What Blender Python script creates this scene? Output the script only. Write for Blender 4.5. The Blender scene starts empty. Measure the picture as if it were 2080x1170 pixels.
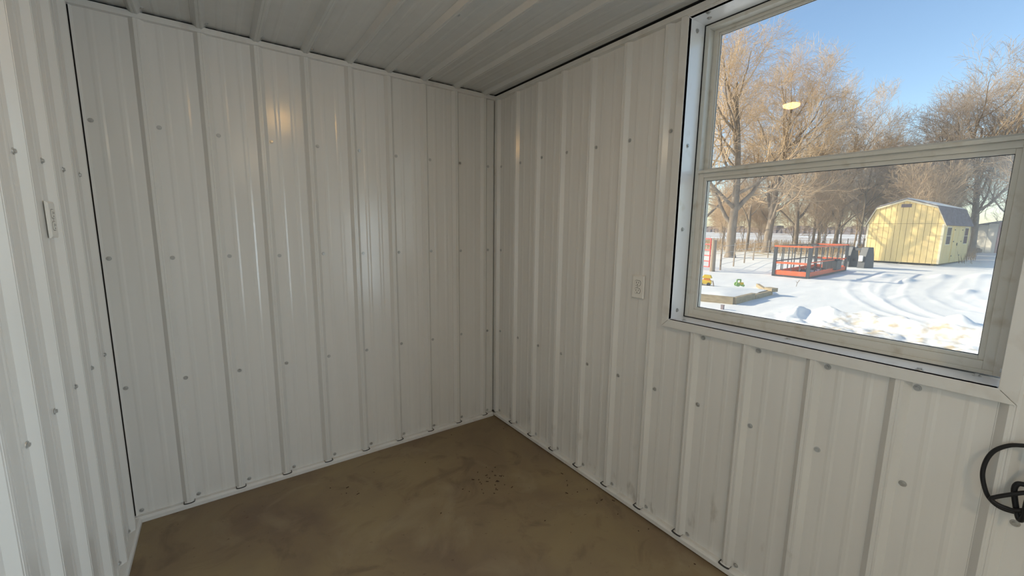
import bpy, math, random
import numpy as np
from mathutils import Vector, Matrix

# ------------------------------------------------------------------ camera, sky, sun, daylight, exposure
S = bpy.context.scene
COL = S.collection
PI = math.pi
cam_d = bpy.data.cameras.new('camera')
cam = bpy.data.objects.new('camera', cam_d)
COL.objects.link(cam)
S.camera = cam
cam_d.sensor_width = 36.0
cam_d.lens = 828.5 / 2080 * 36.0
cam_d.clip_start = 0.02
cam_d.clip_end = 2000
yaw, pitch, roll = 0.6236, -0.146, 0.0122
fw = Vector((math.sin(yaw) * math.cos(pitch), math.cos(yaw) * math.cos(pitch), math.sin(pitch)))
rt = Vector((math.cos(yaw), -math.sin(yaw), 0))
up = rt.cross(fw)
rt2 = math.cos(roll) * rt + math.sin(roll) * up
up2 = -math.sin(roll) * rt + math.cos(roll) * up
cam.matrix_world = Matrix(((rt2.x, up2.x, -fw.x, -1.7124), (rt2.y, up2.y, -fw.y, -2.6012),
                           (rt2.z, up2.z, -fw.z, 1.4827), (0, 0, 0, 1)))

SUN_EL = math.radians(23.8)
SUN_AZ = math.atan2(-0.533, 0.846)
w = bpy.data.worlds.new('sky')
S.world = w
w.use_nodes = True
nt = w.node_tree
bg = nt.nodes['Background']
sk = nt.nodes.new('ShaderNodeTexSky')
sk.sky_type = 'NISHITA'
sk.sun_disc = False
sk.sun_elevation = SUN_EL
sk.sun_rotation = SUN_AZ % (2 * PI)
sk.air_density = 1.0
sk.dust_density = 0.6
sk.ozone_density = 1.6
nt.links.new(sk.outputs[0], bg.inputs[0])
bg.inputs[1].default_value = 0.26

sd = bpy.data.lights.new('sun', 'SUN')
sd.energy = 7.2
sd.color = (1.0, 0.88, 0.67)
sd.angle = math.radians(0.6)
so = bpy.data.objects.new('sun', sd)
COL.objects.link(so)
so.rotation_euler = Vector((0.533 * math.cos(SUN_EL), -0.846 * math.cos(SUN_EL), -math.sin(SUN_EL))).to_track_quat('-Z', 'Y').to_euler()
so.location = (-20, 30, 20)

# fill light added outside the unseen door (window_2, same wall as the window)
ad = bpy.data.lights.new('door_fill_daylight', 'AREA')
ad.shape = 'RECTANGLE'
ad.size = 1.95
ad.size_y = 1.35
ad.energy = 90
ad.color = (0.76, 0.89, 1.0)
ao = bpy.data.objects.new('door_fill_daylight', ad)
COL.objects.link(ao)
ao.location = (0.22, -3.46, 1.10)
ao.rotation_euler = Vector((-1, 0, 0)).to_track_quat('-Z', 'Y').to_euler()

# added warm fill further back in the room, no known lamp there
bd = bpy.data.lights.new('rear_warm_fill', 'AREA')
bd.shape = 'DISK'
bd.size = 0.16
bd.energy = 9.5
bd.color = (1.0, 0.74, 0.45)
bo_ = bpy.data.objects.new('rear_warm_fill', bd)
COL.objects.link(bo_)
bo_.location = (-1.25, -3.75, 2.345)
vs = S.view_settings
vs.view_transform = 'Standard'
vs.look = 'None'
vs.exposure = 0.0
vs.gamma = 1.0
vs.use_curve_mapping = False


# ------------------------------------------------------------------ helpers
def material(name, col, rough=0.5, metal=0.0, spec=0.5, noise=None, bump=None, coat=0.0, emit=None):
    """noise = (scale, second colour, low, high[, stretch]); bump = (scale, strength, distance)"""
    m = bpy.data.materials.new(name)
    m.use_nodes = True
    t = m.node_tree
    b = t.nodes['Principled BSDF']
    b.inputs['Base Color'].default_value = (*col, 1)
    b.inputs['Roughness'].default_value = rough
    b.inputs['Metallic'].default_value = metal
    b.inputs['Specular IOR Level'].default_value = spec
    b.inputs['Coat Weight'].default_value = coat
    if emit:
        b.inputs['Emission Color'].default_value = (*emit[0], 1)
        b.inputs['Emission Strength'].default_value = emit[1]
    if noise or bump:
        tc = t.nodes.new('ShaderNodeTexCoord')
    if noise:
        mp = t.nodes.new('ShaderNodeMapping')
        t.links.new(tc.outputs['Object'], mp.inputs[0])
        if len(noise) > 4:
            mp.inputs['Scale'].default_value = noise[4]
        n = t.nodes.new('ShaderNodeTexNoise')
        n.inputs['Scale'].default_value = noise[0]
        n.inputs['Detail'].default_value = 6
        t.links.new(mp.outputs[0], n.inputs['Vector'])
        r = t.nodes.new('ShaderNodeMapRange')
        r.inputs[1].default_value = noise[2]
        r.inputs[2].default_value = noise[3]
        t.links.new(n.outputs[0], r.inputs[0])
        mx = t.nodes.new('ShaderNodeMix')
        mx.data_type = 'RGBA'
        t.links.new(r.outputs[0], mx.inputs[0])
        mx.inputs[6].default_value = (*col, 1)
        mx.inputs[7].default_value = (*noise[1], 1)
        t.links.new(mx.outputs[2], b.inputs['Base Color'])
    if bump:
        n2 = t.nodes.new('ShaderNodeTexNoise')
        n2.inputs['Scale'].default_value = bump[0]
        n2.inputs['Detail'].default_value = 5
        t.links.new(tc.outputs['Object'], n2.inputs['Vector'])
        bp = t.nodes.new('ShaderNodeBump')
        bp.inputs['Strength'].default_value = bump[1]
        bp.inputs['Distance'].default_value = bump[2]
        t.links.new(n2.outputs[0], bp.inputs['Height'])
        t.links.new(bp.outputs[0], b.inputs['Normal'])
    return m


class MB:
    def __init__(self):
        self.v = []
        self.f = []

    def add(self, vs_, fs_):
        o = len(self.v)
        self.v += [tuple(p) for p in vs_]
        self.f += [tuple(i + o for i in f) for f in fs_]
        return self

    def box(self, x0, x1, y0, y1, z0, z1):
        v = [(x, y, z) for x in (x0, x1) for y in (y0, y1) for z in (z0, z1)]
        return self.add(v, [(0, 1, 3, 2), (4, 6, 7, 5), (0, 4, 5, 1), (2, 3, 7, 6), (0, 2, 6, 4), (1, 5, 7, 3)])

    def prism(self, poly, fn, d0, d1):
        """poly: 2D outline, extruded between d0 and d1; fn(a, b, d) -> point"""
        n = len(poly)
        v = [fn(a, b, d0) for a, b in poly] + [fn(a, b, d1) for a, b in poly]
        f = [tuple(range(n)), tuple(range(2 * n - 1, n - 1, -1))]
        f += [(i, i + n, (i + 1) % n + n, (i + 1) % n) for i in range(n)]
        return self.add(v, f)

    def bar(self, p, q, wx, wy=None):
        """square bar from p to q"""
        wy = wy or wx
        p, q = Vector(p), Vector(q)
        d = (q - p).normalized()
        a = Vector((0, 0, 1)) if abs(d.z) < 0.9 else Vector((1, 0, 0))
        s = d.cross(a).normalized()
        u = s.cross(d)
        v = []
        for c in (p, q):
            for i, j in ((-1, -1), (1, -1), (1, 1), (-1, 1)):
                v.append(c + s * i * wx / 2 + u * j * wy / 2)
        return self.add(v, [(3, 2, 1, 0), (4, 5, 6, 7)] + [(i, (i + 1) % 4, (i + 1) % 4 + 4, i + 4) for i in range(4)])

    def cyl(self, p, q, r0, r1=None, n=12):
        r1 = r0 if r1 is None else r1
        p, q = Vector(p), Vector(q)
        d = (q - p).normalized()
        a = Vector((0, 0, 1)) if abs(d.z) < 0.9 else Vector((1, 0, 0))
        s = d.cross(a).normalized()
        u = s.cross(d)
        v = []
        for c, r in ((p, r0), (q, r1)):
            for i in range(n):
                an = 2 * PI * i / n
                v.append(c + (s * math.cos(an) + u * math.sin(an)) * r)
        return self.add(v, [tuple(range(n - 1, -1, -1)), tuple(range(n, 2 * n))] + [(i, (i + 1) % n, (i + 1) % n + n, i + n) for i in range(n)])

    def tube(self, pts, r, n=10):
        P = [Vector(p) for p in pts]
        rings = []
        s = None
        for i, p in enumerate(P):
            d = (P[min(i + 1, len(P) - 1)] - P[max(i - 1, 0)]).normalized()
            if s is None:
                a = Vector((0, 0, 1)) if abs(d.z) < 0.9 else Vector((1, 0, 0))
                s = d.cross(a).normalized()
            s = (s - d * s.dot(d)).normalized()
            u = d.cross(s)
            rings.append([p + (s * math.cos(2 * PI * k / n) + u * math.sin(2 * PI * k / n)) * r for k in range(n)])
        v = [q for g in rings for q in g]
        f = []
        for i in range(len(P) - 1):
            for k in range(n):
                f.append((i * n + k, i * n + (k + 1) % n, (i + 1) * n + (k + 1) % n, (i + 1) * n + k))
        f += [tuple(range(n - 1, -1, -1)), tuple((len(P) - 1) * n + k for k in range(n))]
        return self.add(v, f)

    def mesh(self, name, mat, smooth=False):
        me = bpy.data.meshes.new(name)
        me.from_pydata(self.v, [], self.f)
        me.update()
        me.materials.append(mat)
        if smooth:
            me.polygons.foreach_set('use_smooth', [True] * len(me.polygons))
        return me

    def build(self, name, mat, parent=None, smooth=False, bevel=0):
        o = bpy.data.objects.new(name, self.mesh(name, mat, smooth))
        COL.objects.link(o)
        if parent:
            o.parent = parent
        if bevel:
            b = o.modifiers.new('bevel', 'BEVEL')
            b.width = bevel
            b.segments = 2
            b.limit_method = 'ANGLE'
        return o


def inst(name, me, parent, loc, rot=None, scale=None):
    o = bpy.data.objects.new(name, me)
    COL.objects.link(o)
    o.parent = parent
    o.location = loc
    if rot:
        o.rotation_euler = rot
    if scale:
        o.scale = scale
    return o


def tag(o, label=None, cat=None, group=None, kind=None):
    if label:
        o['label'] = label
    if cat:
        o['category'] = cat
    if group:
        o['group'] = group
    if kind:
        o['kind'] = kind
    return o


def empty(name, loc=(0, 0, 0), rz=0.0):
    o = bpy.data.objects.new(name, None)
    o.empty_display_size = 0.1
    COL.objects.link(o)
    o.location = loc
    o.rotation_euler = (0, 0, rz)
    return o


def smooth_path(pts, n=8):
    P = [Vector(p) for p in pts]
    out = []
    for i in range(len(P) - 1):
        p0, p1, p2, p3 = P[max(i - 1, 0)], P[i], P[i + 1], P[min(i + 2, len(P) - 1)]
        for k in range(n):
            t = k / n
            out.append(0.5 * ((2 * p1) + (p2 - p0) * t + (2 * p0 - 5 * p1 + 4 * p2 - p3) * t * t + (3 * p1 - p0 - 3 * p2 + p3) * t ** 3))
    out.append(P[-1])
    return out


# ------------------------------------------------------------------ materials
def steel_paint(name, col, rough):
    """painted ribbed steel: faint roll streaks, dust, and grime near the floor line and a few scuffs"""
    m = material(name, col, rough, 0.0, 0.6, noise=(3.0, tuple(c * 0.95 for c in col), 0.35, 0.75, (6, 6, 0.5)), bump=(1.6, 0.04, 0.02))
    t = m.node_tree
    b = t.nodes['Principled BSDF']
    src = b.inputs['Base Color'].links[0].from_socket
    g = t.nodes.new('ShaderNodeNewGeometry')
    sep = t.nodes.new('ShaderNodeSeparateXYZ')
    t.links.new(g.outputs['Position'], sep.inputs[0])
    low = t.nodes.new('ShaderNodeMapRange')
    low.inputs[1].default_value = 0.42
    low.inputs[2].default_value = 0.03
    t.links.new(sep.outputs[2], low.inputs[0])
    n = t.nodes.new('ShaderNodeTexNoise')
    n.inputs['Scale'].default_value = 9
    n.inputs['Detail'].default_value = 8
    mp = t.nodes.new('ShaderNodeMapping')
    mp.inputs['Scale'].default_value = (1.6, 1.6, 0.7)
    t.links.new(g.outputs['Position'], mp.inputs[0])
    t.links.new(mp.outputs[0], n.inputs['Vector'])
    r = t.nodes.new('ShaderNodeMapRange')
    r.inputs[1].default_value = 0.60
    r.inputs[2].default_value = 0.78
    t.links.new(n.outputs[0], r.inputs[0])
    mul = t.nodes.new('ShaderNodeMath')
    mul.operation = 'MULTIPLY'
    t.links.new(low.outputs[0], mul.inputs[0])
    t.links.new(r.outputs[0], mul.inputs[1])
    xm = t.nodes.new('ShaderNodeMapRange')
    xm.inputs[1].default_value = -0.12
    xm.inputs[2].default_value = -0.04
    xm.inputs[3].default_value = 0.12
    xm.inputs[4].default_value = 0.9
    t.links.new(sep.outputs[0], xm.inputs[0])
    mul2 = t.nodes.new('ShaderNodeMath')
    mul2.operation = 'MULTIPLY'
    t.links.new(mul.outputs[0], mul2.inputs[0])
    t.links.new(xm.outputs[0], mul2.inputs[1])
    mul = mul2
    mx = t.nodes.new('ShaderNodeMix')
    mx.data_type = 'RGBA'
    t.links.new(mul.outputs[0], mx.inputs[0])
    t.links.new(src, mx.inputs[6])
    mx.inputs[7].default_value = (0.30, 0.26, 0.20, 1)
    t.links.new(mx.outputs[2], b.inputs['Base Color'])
    return m


M = {}
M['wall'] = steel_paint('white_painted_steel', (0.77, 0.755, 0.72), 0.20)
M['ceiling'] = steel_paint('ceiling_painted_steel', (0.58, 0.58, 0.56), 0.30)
M['trim'] = material('trim_painted_steel', (0.74, 0.73, 0.70), 0.38, noise=(12, (0.62, 0.59, 0.54), 0.55, 0.8))
M['jamb'] = material('glossy_trim_steel', (0.86, 0.86, 0.86), 0.18, noise=(14, (0.70, 0.66, 0.58), 0.60, 0.85))
M['dark_gap'] = material('dark_backing', (0.05, 0.048, 0.045), 0.9)
M['vinyl'] = material('window_vinyl', (0.66, 0.64, 0.58), 0.42, noise=(20, (0.52, 0.47, 0.38), 0.56, 0.8))
M['screw'] = material('zinc_screw', (0.50, 0.50, 0.49), 0.35, 0.6)
M['outlet'] = material('outlet_plastic', (0.80, 0.78, 0.73), 0.35)
M['black'] = material('black_plastic', (0.012, 0.012, 0.014), 0.42)
M['rubber'] = material('black_rubber', (0.010, 0.010, 0.012), 0.48, spec=0.4)
M['slot'] = material('slot_black', (0.01, 0.01, 0.01), 0.8)
M['wood_sill'] = material('treated_sill_wood', (0.14, 0.085, 0.04), 0.8, noise=(30, (0.06, 0.035, 0.02), 0.4, 0.7))
M['outer'] = material('outer_steel', (0.55, 0.55, 0.53), 0.6)


def concrete():
    m = material('stained_concrete', (0.235, 0.165, 0.088), 0.62, spec=0.35, bump=(60, 0.10, 0.004))
    t = m.node_tree
    b = t.nodes['Principled BSDF']
    g = t.nodes.new('ShaderNodeNewGeometry')

    def nz(scale, detail, lo, hi, dist=0.0, rough=0.55):
        n = t.nodes.new('ShaderNodeTexNoise')
        n.inputs['Scale'].default_value = scale
        n.inputs['Detail'].default_value = detail
        n.inputs['Distortion'].default_value = dist
        n.inputs['Roughness'].default_value = rough
        t.links.new(g.outputs['Position'], n.inputs['Vector'])
        r = t.nodes.new('ShaderNodeMapRange')
        r.inputs[1].default_value = lo
        r.inputs[2].default_value = hi
        t.links.new(n.outputs[0], r.inputs[0])
        return r.outputs[0]

    def mix(f, a, bb):
        mx = t.nodes.new('ShaderNodeMix')
        mx.data_type = 'RGBA'
        t.links.new(f, mx.inputs[0])
        if isinstance(a, tuple):
            mx.inputs[6].default_value = (*a, 1)
        else:
            t.links.new(a, mx.inputs[6])
        mx.inputs[7].default_value = (*bb, 1)
        return mx.outputs[2]
    c = mix(nz(1.5, 6, 0.36, 0.66, 0.6), (0.29, 0.222, 0.125), (0.19, 0.135, 0.092))
    c = mix(nz(4.5, 8, 0.55, 0.80, 1.2), c, (0.145, 0.098, 0.064))
    c = mix(nz(3.2, 7, 0.56, 0.80, 0.8), c, (0.34, 0.275, 0.175))
    c = mix(nz(38, 4, 0.66, 0.80), c, (0.11, 0.06, 0.035))
    t.links.new(c, b.inputs['Base Color'])
    return m


M['concrete'] = concrete()


def glass(name, haze, gloss=0.015):
    m = bpy.data.materials.new(name)
    m.use_nodes = True
    t = m.node_tree
    t.nodes.clear()
    out = t.nodes.new('ShaderNodeOutputMaterial')
    tr = t.nodes.new('ShaderNodeBsdfTransparent')
    tr.inputs[0].default_value = (0.97, 0.985, 0.98, 1)
    gl = t.nodes.new('ShaderNodeBsdfGlossy')
    gl.inputs['Roughness'].default_value = 0.0
    df = t.nodes.new('ShaderNodeBsdfDiffuse')
    df.inputs[0].default_value = (0.8, 0.8, 0.78, 1)
    lw = t.nodes.new('ShaderNodeLayerWeight')
    lw.inputs[0].default_value = 0.5
    pw = t.nodes.new('ShaderNodeMath')
    pw.operation = 'POWER'
    pw.inputs[1].default_value = 4.0
    t.links.new(lw.outputs['Facing'], pw.inputs[0])
    ma = t.nodes.new('ShaderNodeMath')
    ma.operation = 'MULTIPLY_ADD'
    ma.inputs[1].default_value = 0.5
    ma.inputs[2].default_value = gloss
    t.links.new(pw.outputs[0], ma.inputs[0])
    m1 = t.nodes.new('ShaderNodeMixShader')
    t.links.new(ma.outputs[0], m1.inputs[0])
    t.links.new(tr.outputs[0], m1.inputs[1])
    t.links.new(gl.outputs[0], m1.inputs[2])
    m2 = t.nodes.new('ShaderNodeMixShader')
    tc = t.nodes.new('ShaderNodeTexCoord')
    n = t.nodes.new('ShaderNodeTexNoise')
    n.inputs['Scale'].default_value = 4
    n.inputs['Detail'].default_value = 5
    t.links.new(tc.outputs['Object'], n.inputs['Vector'])
    r = t.nodes.new('ShaderNodeMapRange')
    r.inputs[1].default_value = 0.3
    r.inputs[2].default_value = 0.75
    r.inputs[3].default_value = haze * 0.3
    r.inputs[4].default_value = haze * 1.6
    t.links.new(n.outputs[0], r.inputs[0])
    t.links.new(r.outputs[0], m2.inputs[0])
    t.links.new(m1.outputs[0], m2.inputs[1])
    t.links.new(df.outputs[0], m2.inputs[2])
    t.links.new(m2.outputs[0], out.inputs[0])
    return m


M['glass_up'] = glass('clear_glass', 0.01)
M['glass_low'] = glass('dusty_veiled_glass', 0.05)  # diffuse white paints the washed-out reflected veil, along with some dust


def screen_mat():
    m = bpy.data.materials.new('insect_screen_mesh')
    m.use_nodes = True
    t = m.node_tree
    t.nodes.clear()
    out = t.nodes.new('ShaderNodeOutputMaterial')
    tr = t.nodes.new('ShaderNodeBsdfTransparent')
    df = t.nodes.new('ShaderNodeBsdfDiffuse')
    df.inputs[0].default_value = (0.55, 0.56, 0.57, 1)
    tl = t.nodes.new('ShaderNodeBsdfTranslucent')
    tl.inputs[0].default_value = (0.75, 0.75, 0.75, 1)
    ml = t.nodes.new('ShaderNodeMixShader')
    ml.inputs[0].default_value = 0.6
    t.links.new(df.outputs[0], ml.inputs[1])
    t.links.new(tl.outputs[0], ml.inputs[2])
    mx = t.nodes.new('ShaderNodeMixShader')
    mx.inputs[0].default_value = 0.15
    t.links.new(tr.outputs[0], mx.inputs[1])
    t.links.new(ml.outputs[0], mx.inputs[2])
    t.links.new(mx.outputs[0], out.inputs[0])
    return m


M['screen'] = screen_mat()

# ------------------------------------------------------------------ room shell
W, H = 2.155, 2.42          # room width, height of the ceiling pans
YR = -5.0                   # rear wall behind the camera
PT = 0.2286                 # rib pitch (9 inches)
WIN = (-2.515, -1.511, 1.068, 2.373)      # window opening: y0, y1, z0, z1
DOOR = (-4.12, -2.80, 0.12, 2.08)         # glazed door added behind the camera for the fill light


def profile(t0, t1, ribs):
    """points (t, depth) of the sheet section between t0 and t1 (ribs: centres)"""
    knots = []
    for c in ribs:
        knots += [(c - 0.027, 0), (c - 0.0095, 0.019), (c - 0.003, 0.019), (c - 0.002, 0.0178), (c + 0.002, 0.0178), (c + 0.003, 0.019), (c + 0.0095, 0.019), (c + 0.027, 0)]
        for m in (c + 0.076, c + 0.152):
            knots += [(m - 0.013, 0), (m - 0.005, 0.0014), (m + 0.005, 0.0014), (m + 0.013, 0)]
    knots.sort()
    xs = [k[0] for k in knots]
    ds = [k[1] for k in knots]
    f = lambda t: float(np.interp(t, xs, ds))
    pts = [(t0, f(t0))] + [k for k in knots if t0 < k[0] < t1] + [(t1, f(t1))]
    return pts


def sheet(name, t0, t1, ribs, fn, z0, z1, mat, parent, holes=()):
    """one length of ribbed sheet; fn(t, depth, z) -> point; holes: (t0, t1, z0, z1)"""
    pts = profile(t0, t1, ribs)
    for h in holes:
        for e in h[:2]:
            if t0 < e < t1:
                xs = [p[0] for p in pts]
                pts.append((e, float(np.interp(e, xs, [p[1] for p in pts]))))
                pts.sort()
    mb = MB()
    for (ta, da), (tb, db) in zip(pts, pts[1:]):
        if tb - ta < 1e-6:
            continue
        mid = (ta + tb) / 2
        spans = [(z0, z1)]
        for h in holes:
            if h[0] < mid < h[1]:
                spans = [s for s in ((z0, h[2]), (h[3], z1)) if s[1] - s[0] > 0.01]
        for a, b in spans:
            mb.add([fn(ta, da, a), fn(tb, db, a), fn(tb, db, b), fn(ta, da, b)], [(0, 1, 2, 3)])
    return mb.build(name, mat, parent)


def hexscrew():
    mb = MB()
    mb.cyl((0, 0, 0), (0, 0, 0.0016), 0.0102, 0.0096, 14)
    mb.cyl((0, 0, 0.0016), (0, 0, 0.0062), 0.0062, 0.0058, 6)
    return mb.mesh('screw', M['screw'])


SCREW = hexscrew()
rnd = random.Random(4)


def rib_end_shades(t0, t1, ribs, fn, z0, z1, parent):
    mb = MB()
    for c in ribs:
        if not t0 < c < t1:
            continue
        P = [(c - 0.026, 0.0), (c - 0.0090, 0.0182), (c + 0.0090, 0.0182), (c + 0.026, 0.0)]
        n = 12
        for k in range(n):
            a, b = PI * k / n, PI * (k + 1) / n
            # drooping dark arc painting the shade in the hollow rib end
            q = [(c - 0.024 * math.cos(a), 0.0205 + 0.0 * a, z1 - 0.006 * math.sin(a)), (c - 0.024 * math.cos(b), 0.0205, z1 - 0.006 * math.sin(b))]
            mb.add([fn(q[0][0], min(0.0305, q[0][1] + .0100), q[0][2]), fn(q[1][0], min(0.0305, q[1][1] + .0100), q[1][2]),
                    fn(q[1][0], 0.0305, q[1][2] - 0.0022), fn(q[0][0], 0.0305, q[0][2] - 0.0022)], [(0, 1, 2, 3)])
            mb.add([fn(q[0][0], 0.0, q[0][2]), fn(q[1][0], 0.0, q[1][2]), fn(q[1][0], 0.0305, q[1][2]), fn(q[0][0], 0.0305, q[0][2])], [(0, 1, 2, 3)])
    mb.build('rib_end_shade', M['dark_gap'], parent)['kind'] = 'stuff'


def put_screw(parent, loc, normal):
    q = Vector(normal).to_track_quat('Z', 'Y').to_euler()
    return inst('screw', SCREW, parent, loc, q)


# floor
fl = MB().box(-W - 0.02, 0.02, YR, 0.02, -0.12, 0).build('floor', M['concrete'])
tag(fl, 'mottled brown stained concrete floor', 'floor', kind='structure')

# back wall
wb = MB().box(-W - 0.15, 0.15, 0.003, 0.14, -0.25, 2.6).build('wall_back', M['dark_gap'])
tag(wb, 'white ribbed steel wall facing the camera, left of the corner', 'wall', kind='structure')
BR = [-0.108 - PT * i for i in range(-1, 12)]
fb = lambda t, d, z: (t, -d, z)
cuts = [-0.020, -0.108 - PT * 1 - 0.0295, -0.108 - PT * 5 - 0.0295, -W + 0.0075]
for a, b in zip(cuts, cuts[1:]):
    sheet('metal_panel', b + 0.0004, a, BR, fb, 0.030, 2.392, M['wall'], wb)
for z in (1.9268, 1.3183, 0.6975, 0.05):
    for i in range(10):
        x = -0.0691 - PT * i
        put_screw(wb, (x + rnd.uniform(-.002, .002), 0, z + rnd.uniform(-.004, .004)), (rnd.uniform(-.1, .1), -1, rnd.uniform(-.1, .1)))

rib_end_shades(-W + .02, -.02, BR, fb, .03, .034, wb)
# window wall
wr = empty('wall_right')
tag(wr, 'white ribbed steel wall with the window in it', 'wall', kind='structure')
mb = MB()
ys = [YR - 0.14, DOOR[0] - .006, DOOR[1] + .006, WIN[0] - .006, WIN[1] + .006, 0.0]
for y0, y1 in zip(ys, ys[1:]):
    if y0 == DOOR[0] - .006:
        mb.box(0.003, 0.16, y0, y1, -0.25, DOOR[2] - .006).box(0.003, 0.16, y0, y1, DOOR[3] + .006, 2.6)
    elif y0 == WIN[0] - .006:
        mb.box(0.003, 0.16, y0, y1, -0.25, WIN[2] - .006).box(0.003, 0.16, y0, y1, WIN[3] + .006, 2.6)
    else:
        mb.box(0.003, 0.16, y0, y1, -0.25, 2.6)
mb.build('wall_core', M['dark_gap'], wr)
RR = [-0.034 - PT * i for i in range(-1, 24)]
fr = lambda t, d, z: (-d, t, z)
cuts = [-0.012] + [-0.034 - PT * k + 0.0295 for k in (3, 7, 11, 15, 19)] + [YR]
for a, b in zip(cuts, cuts[1:]):
    sheet('metal_panel', b + 0.0004, a, RR, fr, 0.034, 2.388, M['wall'], wr,
          holes=((WIN[0] - 0.01, WIN[1] + 0.01, WIN[2] - 0.02, WIN[3] + 0.02), (DOOR[0], DOOR[1], DOOR[2], DOOR[3])))
rib_end_shades(-4.9, -.005, RR, fr, .034, .042, wr)
for z in (1.9268, 0.6975, 0.055):
    for i in range(18):
        y = -0.0729 - PT * i
        if z > 1 and WIN[0] - .05 < y < WIN[1] + .05 or DOOR[0] < y < DOOR[1]:
            continue
        put_screw(wr, (0, y + rnd.uniform(-.003, .003), z + rnd.uniform(-.005, .005)), (-1, rnd.uniform(-.1, .1), rnd.uniform(-.1, .1)))
for y in (-0.0729, -1.673, -1.902, -2.130, -2.359):
    put_screw(wr, (0, y, 1.318 if y > -1 else 1.012), (-1, 0.05, -0.05))

# left wall
wl = MB().box(-W - 0.14, -W - 0.003, YR - 0.14, 0.0, -0.25, 2.6).build('wall_left', M['dark_gap'])
tag(wl, 'white ribbed steel wall at the left edge, lit by daylight', 'wall', kind='structure')
LR = [-0.116 - PT * i for i in range(-1, 24)]
fL = lambda t, d, z: (-W + d, t, z)
cuts = [-0.003] + [-0.116 - PT * k + 0.0295 for k in (2, 6, 10, 14, 18)] + [YR]
for a, b in zip(cuts, cuts[1:]):
    sheet('metal_panel', b + 0.0004, a, LR, fL, 0.030, 2.392, M['wall'], wl)
for z in (1.6755, 0.9132, 0.05):
    for i in range(12):
        put_screw(wl, (-W, -0.154 - PT * i + rnd.uniform(-.003, .003), z + rnd.uniform(-.004, .004)), (1, rnd.uniform(-.1, .1), rnd.uniform(-.1, .1)))

# rear wall (behind the camera)
wk = MB().box(-W - 0.14, 0.16, YR - 0.14, YR - 0.002, -0.25, 2.6).build('wall_rear', M['dark_gap'])
tag(wk, 'grey ribbed steel wall behind the camera, darkened to damp bounce light', 'wall', kind='structure')
M['rear'] = material('darkened_rear_steel', (0.34, 0.34, 0.33), 0.5)  # unseen wall darkened so less light bounces back from the rear
sheet('metal_panel', -W, 0, BR, lambda t, d, z: (t, YR + d, z), 0.0, 2.40, M['rear'], wk)

# ceiling
ce = MB().box(-W - 0.14, 0.16, YR - 0.14, 0.14, H + 0.003, H + 0.2).build('ceiling', M['dark_gap'])
tag(ce, 'white ribbed steel ceiling, ribs running away from the camera', 'ceiling', kind='structure')
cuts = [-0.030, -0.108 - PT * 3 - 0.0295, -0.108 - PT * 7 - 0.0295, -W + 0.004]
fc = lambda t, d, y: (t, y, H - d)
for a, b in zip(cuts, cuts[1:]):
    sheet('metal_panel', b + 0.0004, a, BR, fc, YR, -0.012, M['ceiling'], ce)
for y in (-0.062, -0.847, -1.63, -2.41):
    for i in range(10):
        put_screw(ce, (-0.080 - PT * i, y, H), (0.05, 0.05, -1))

# trims
tr = tag(empty('trim_1'), 'narrow white J channel between back wall and ceiling', 'trim', kind='structure')
MB().box(-W + 0.002, -0.001, -0.026, -0.001, 2.386, 2.390).box(-W + 0.002, -0.001, -0.026, -0.023, 2.390, 2.411).build('channel', M['trim'], tr)
tr = tag(empty('trim_2'), 'narrow white J channel between window wall and ceiling', 'trim', kind='structure')
MB().box(-0.028, -0.001, YR, -0.026, 2.384, 2.389).box(-0.028, -0.025, YR, -0.026, 2.389, 2.407).build('channel', M['trim'], tr)
tr = tag(empty('trim_3'), 'slim white corner strip where back wall meets window wall', 'trim', kind='structure')
MB().box(-0.0165, -0.0045, -0.010, -0.002, 0.03, 2.386).box(-0.0165, -0.013, -0.016, -0.0095, 0.03, 2.386).build('strip', M['trim'], tr)

bb = tag(empty('baseboard_back'), 'low white metal base channel along the back wall', 'baseboard', kind='structure')
prof = [(0.0, 0.0), (0.030, 0.0), (0.030, 0.019), (0.024, 0.026), (0.022, 0.030), (0.0, 0.030)]
cutx = [-W + 0.002, -1.02, -0.03]
for a, b in zip(cutx, cutx[1:]):
    MB().prism(prof, lambda p, q, d: (d, -p, q + 0.001), a + 0.0006, b - 0.0006).build('base_channel', M['trim'], bb)
br_ = tag(empty('baseboard_right'), 'low white metal base channel along the window wall', 'baseboard', kind='structure')
cuty = [YR, -2.9, -1.27, -0.028]
for a, b in zip(cuty, cuty[1:]):
    MB().prism(prof, lambda p, q, d: (-p * 0.95, d, q + 0.009), a + 0.0006, b - 0.0006).build('base_channel', M['trim'], br_)
MB().box(-0.024, 0.0, YR, -0.02, 0.0, 0.009).build('sill_plate', M['wood_sill'], br_)
bl_ = tag(empty('baseboard_left'), 'low white metal base channel along the left wall', 'baseboard', kind='structure')
MB().prism(prof, lambda p, q, d: (-W + p, d, q + 0.001), YR, -0.032).build('base_channel', M['trim'], bl_)

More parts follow.
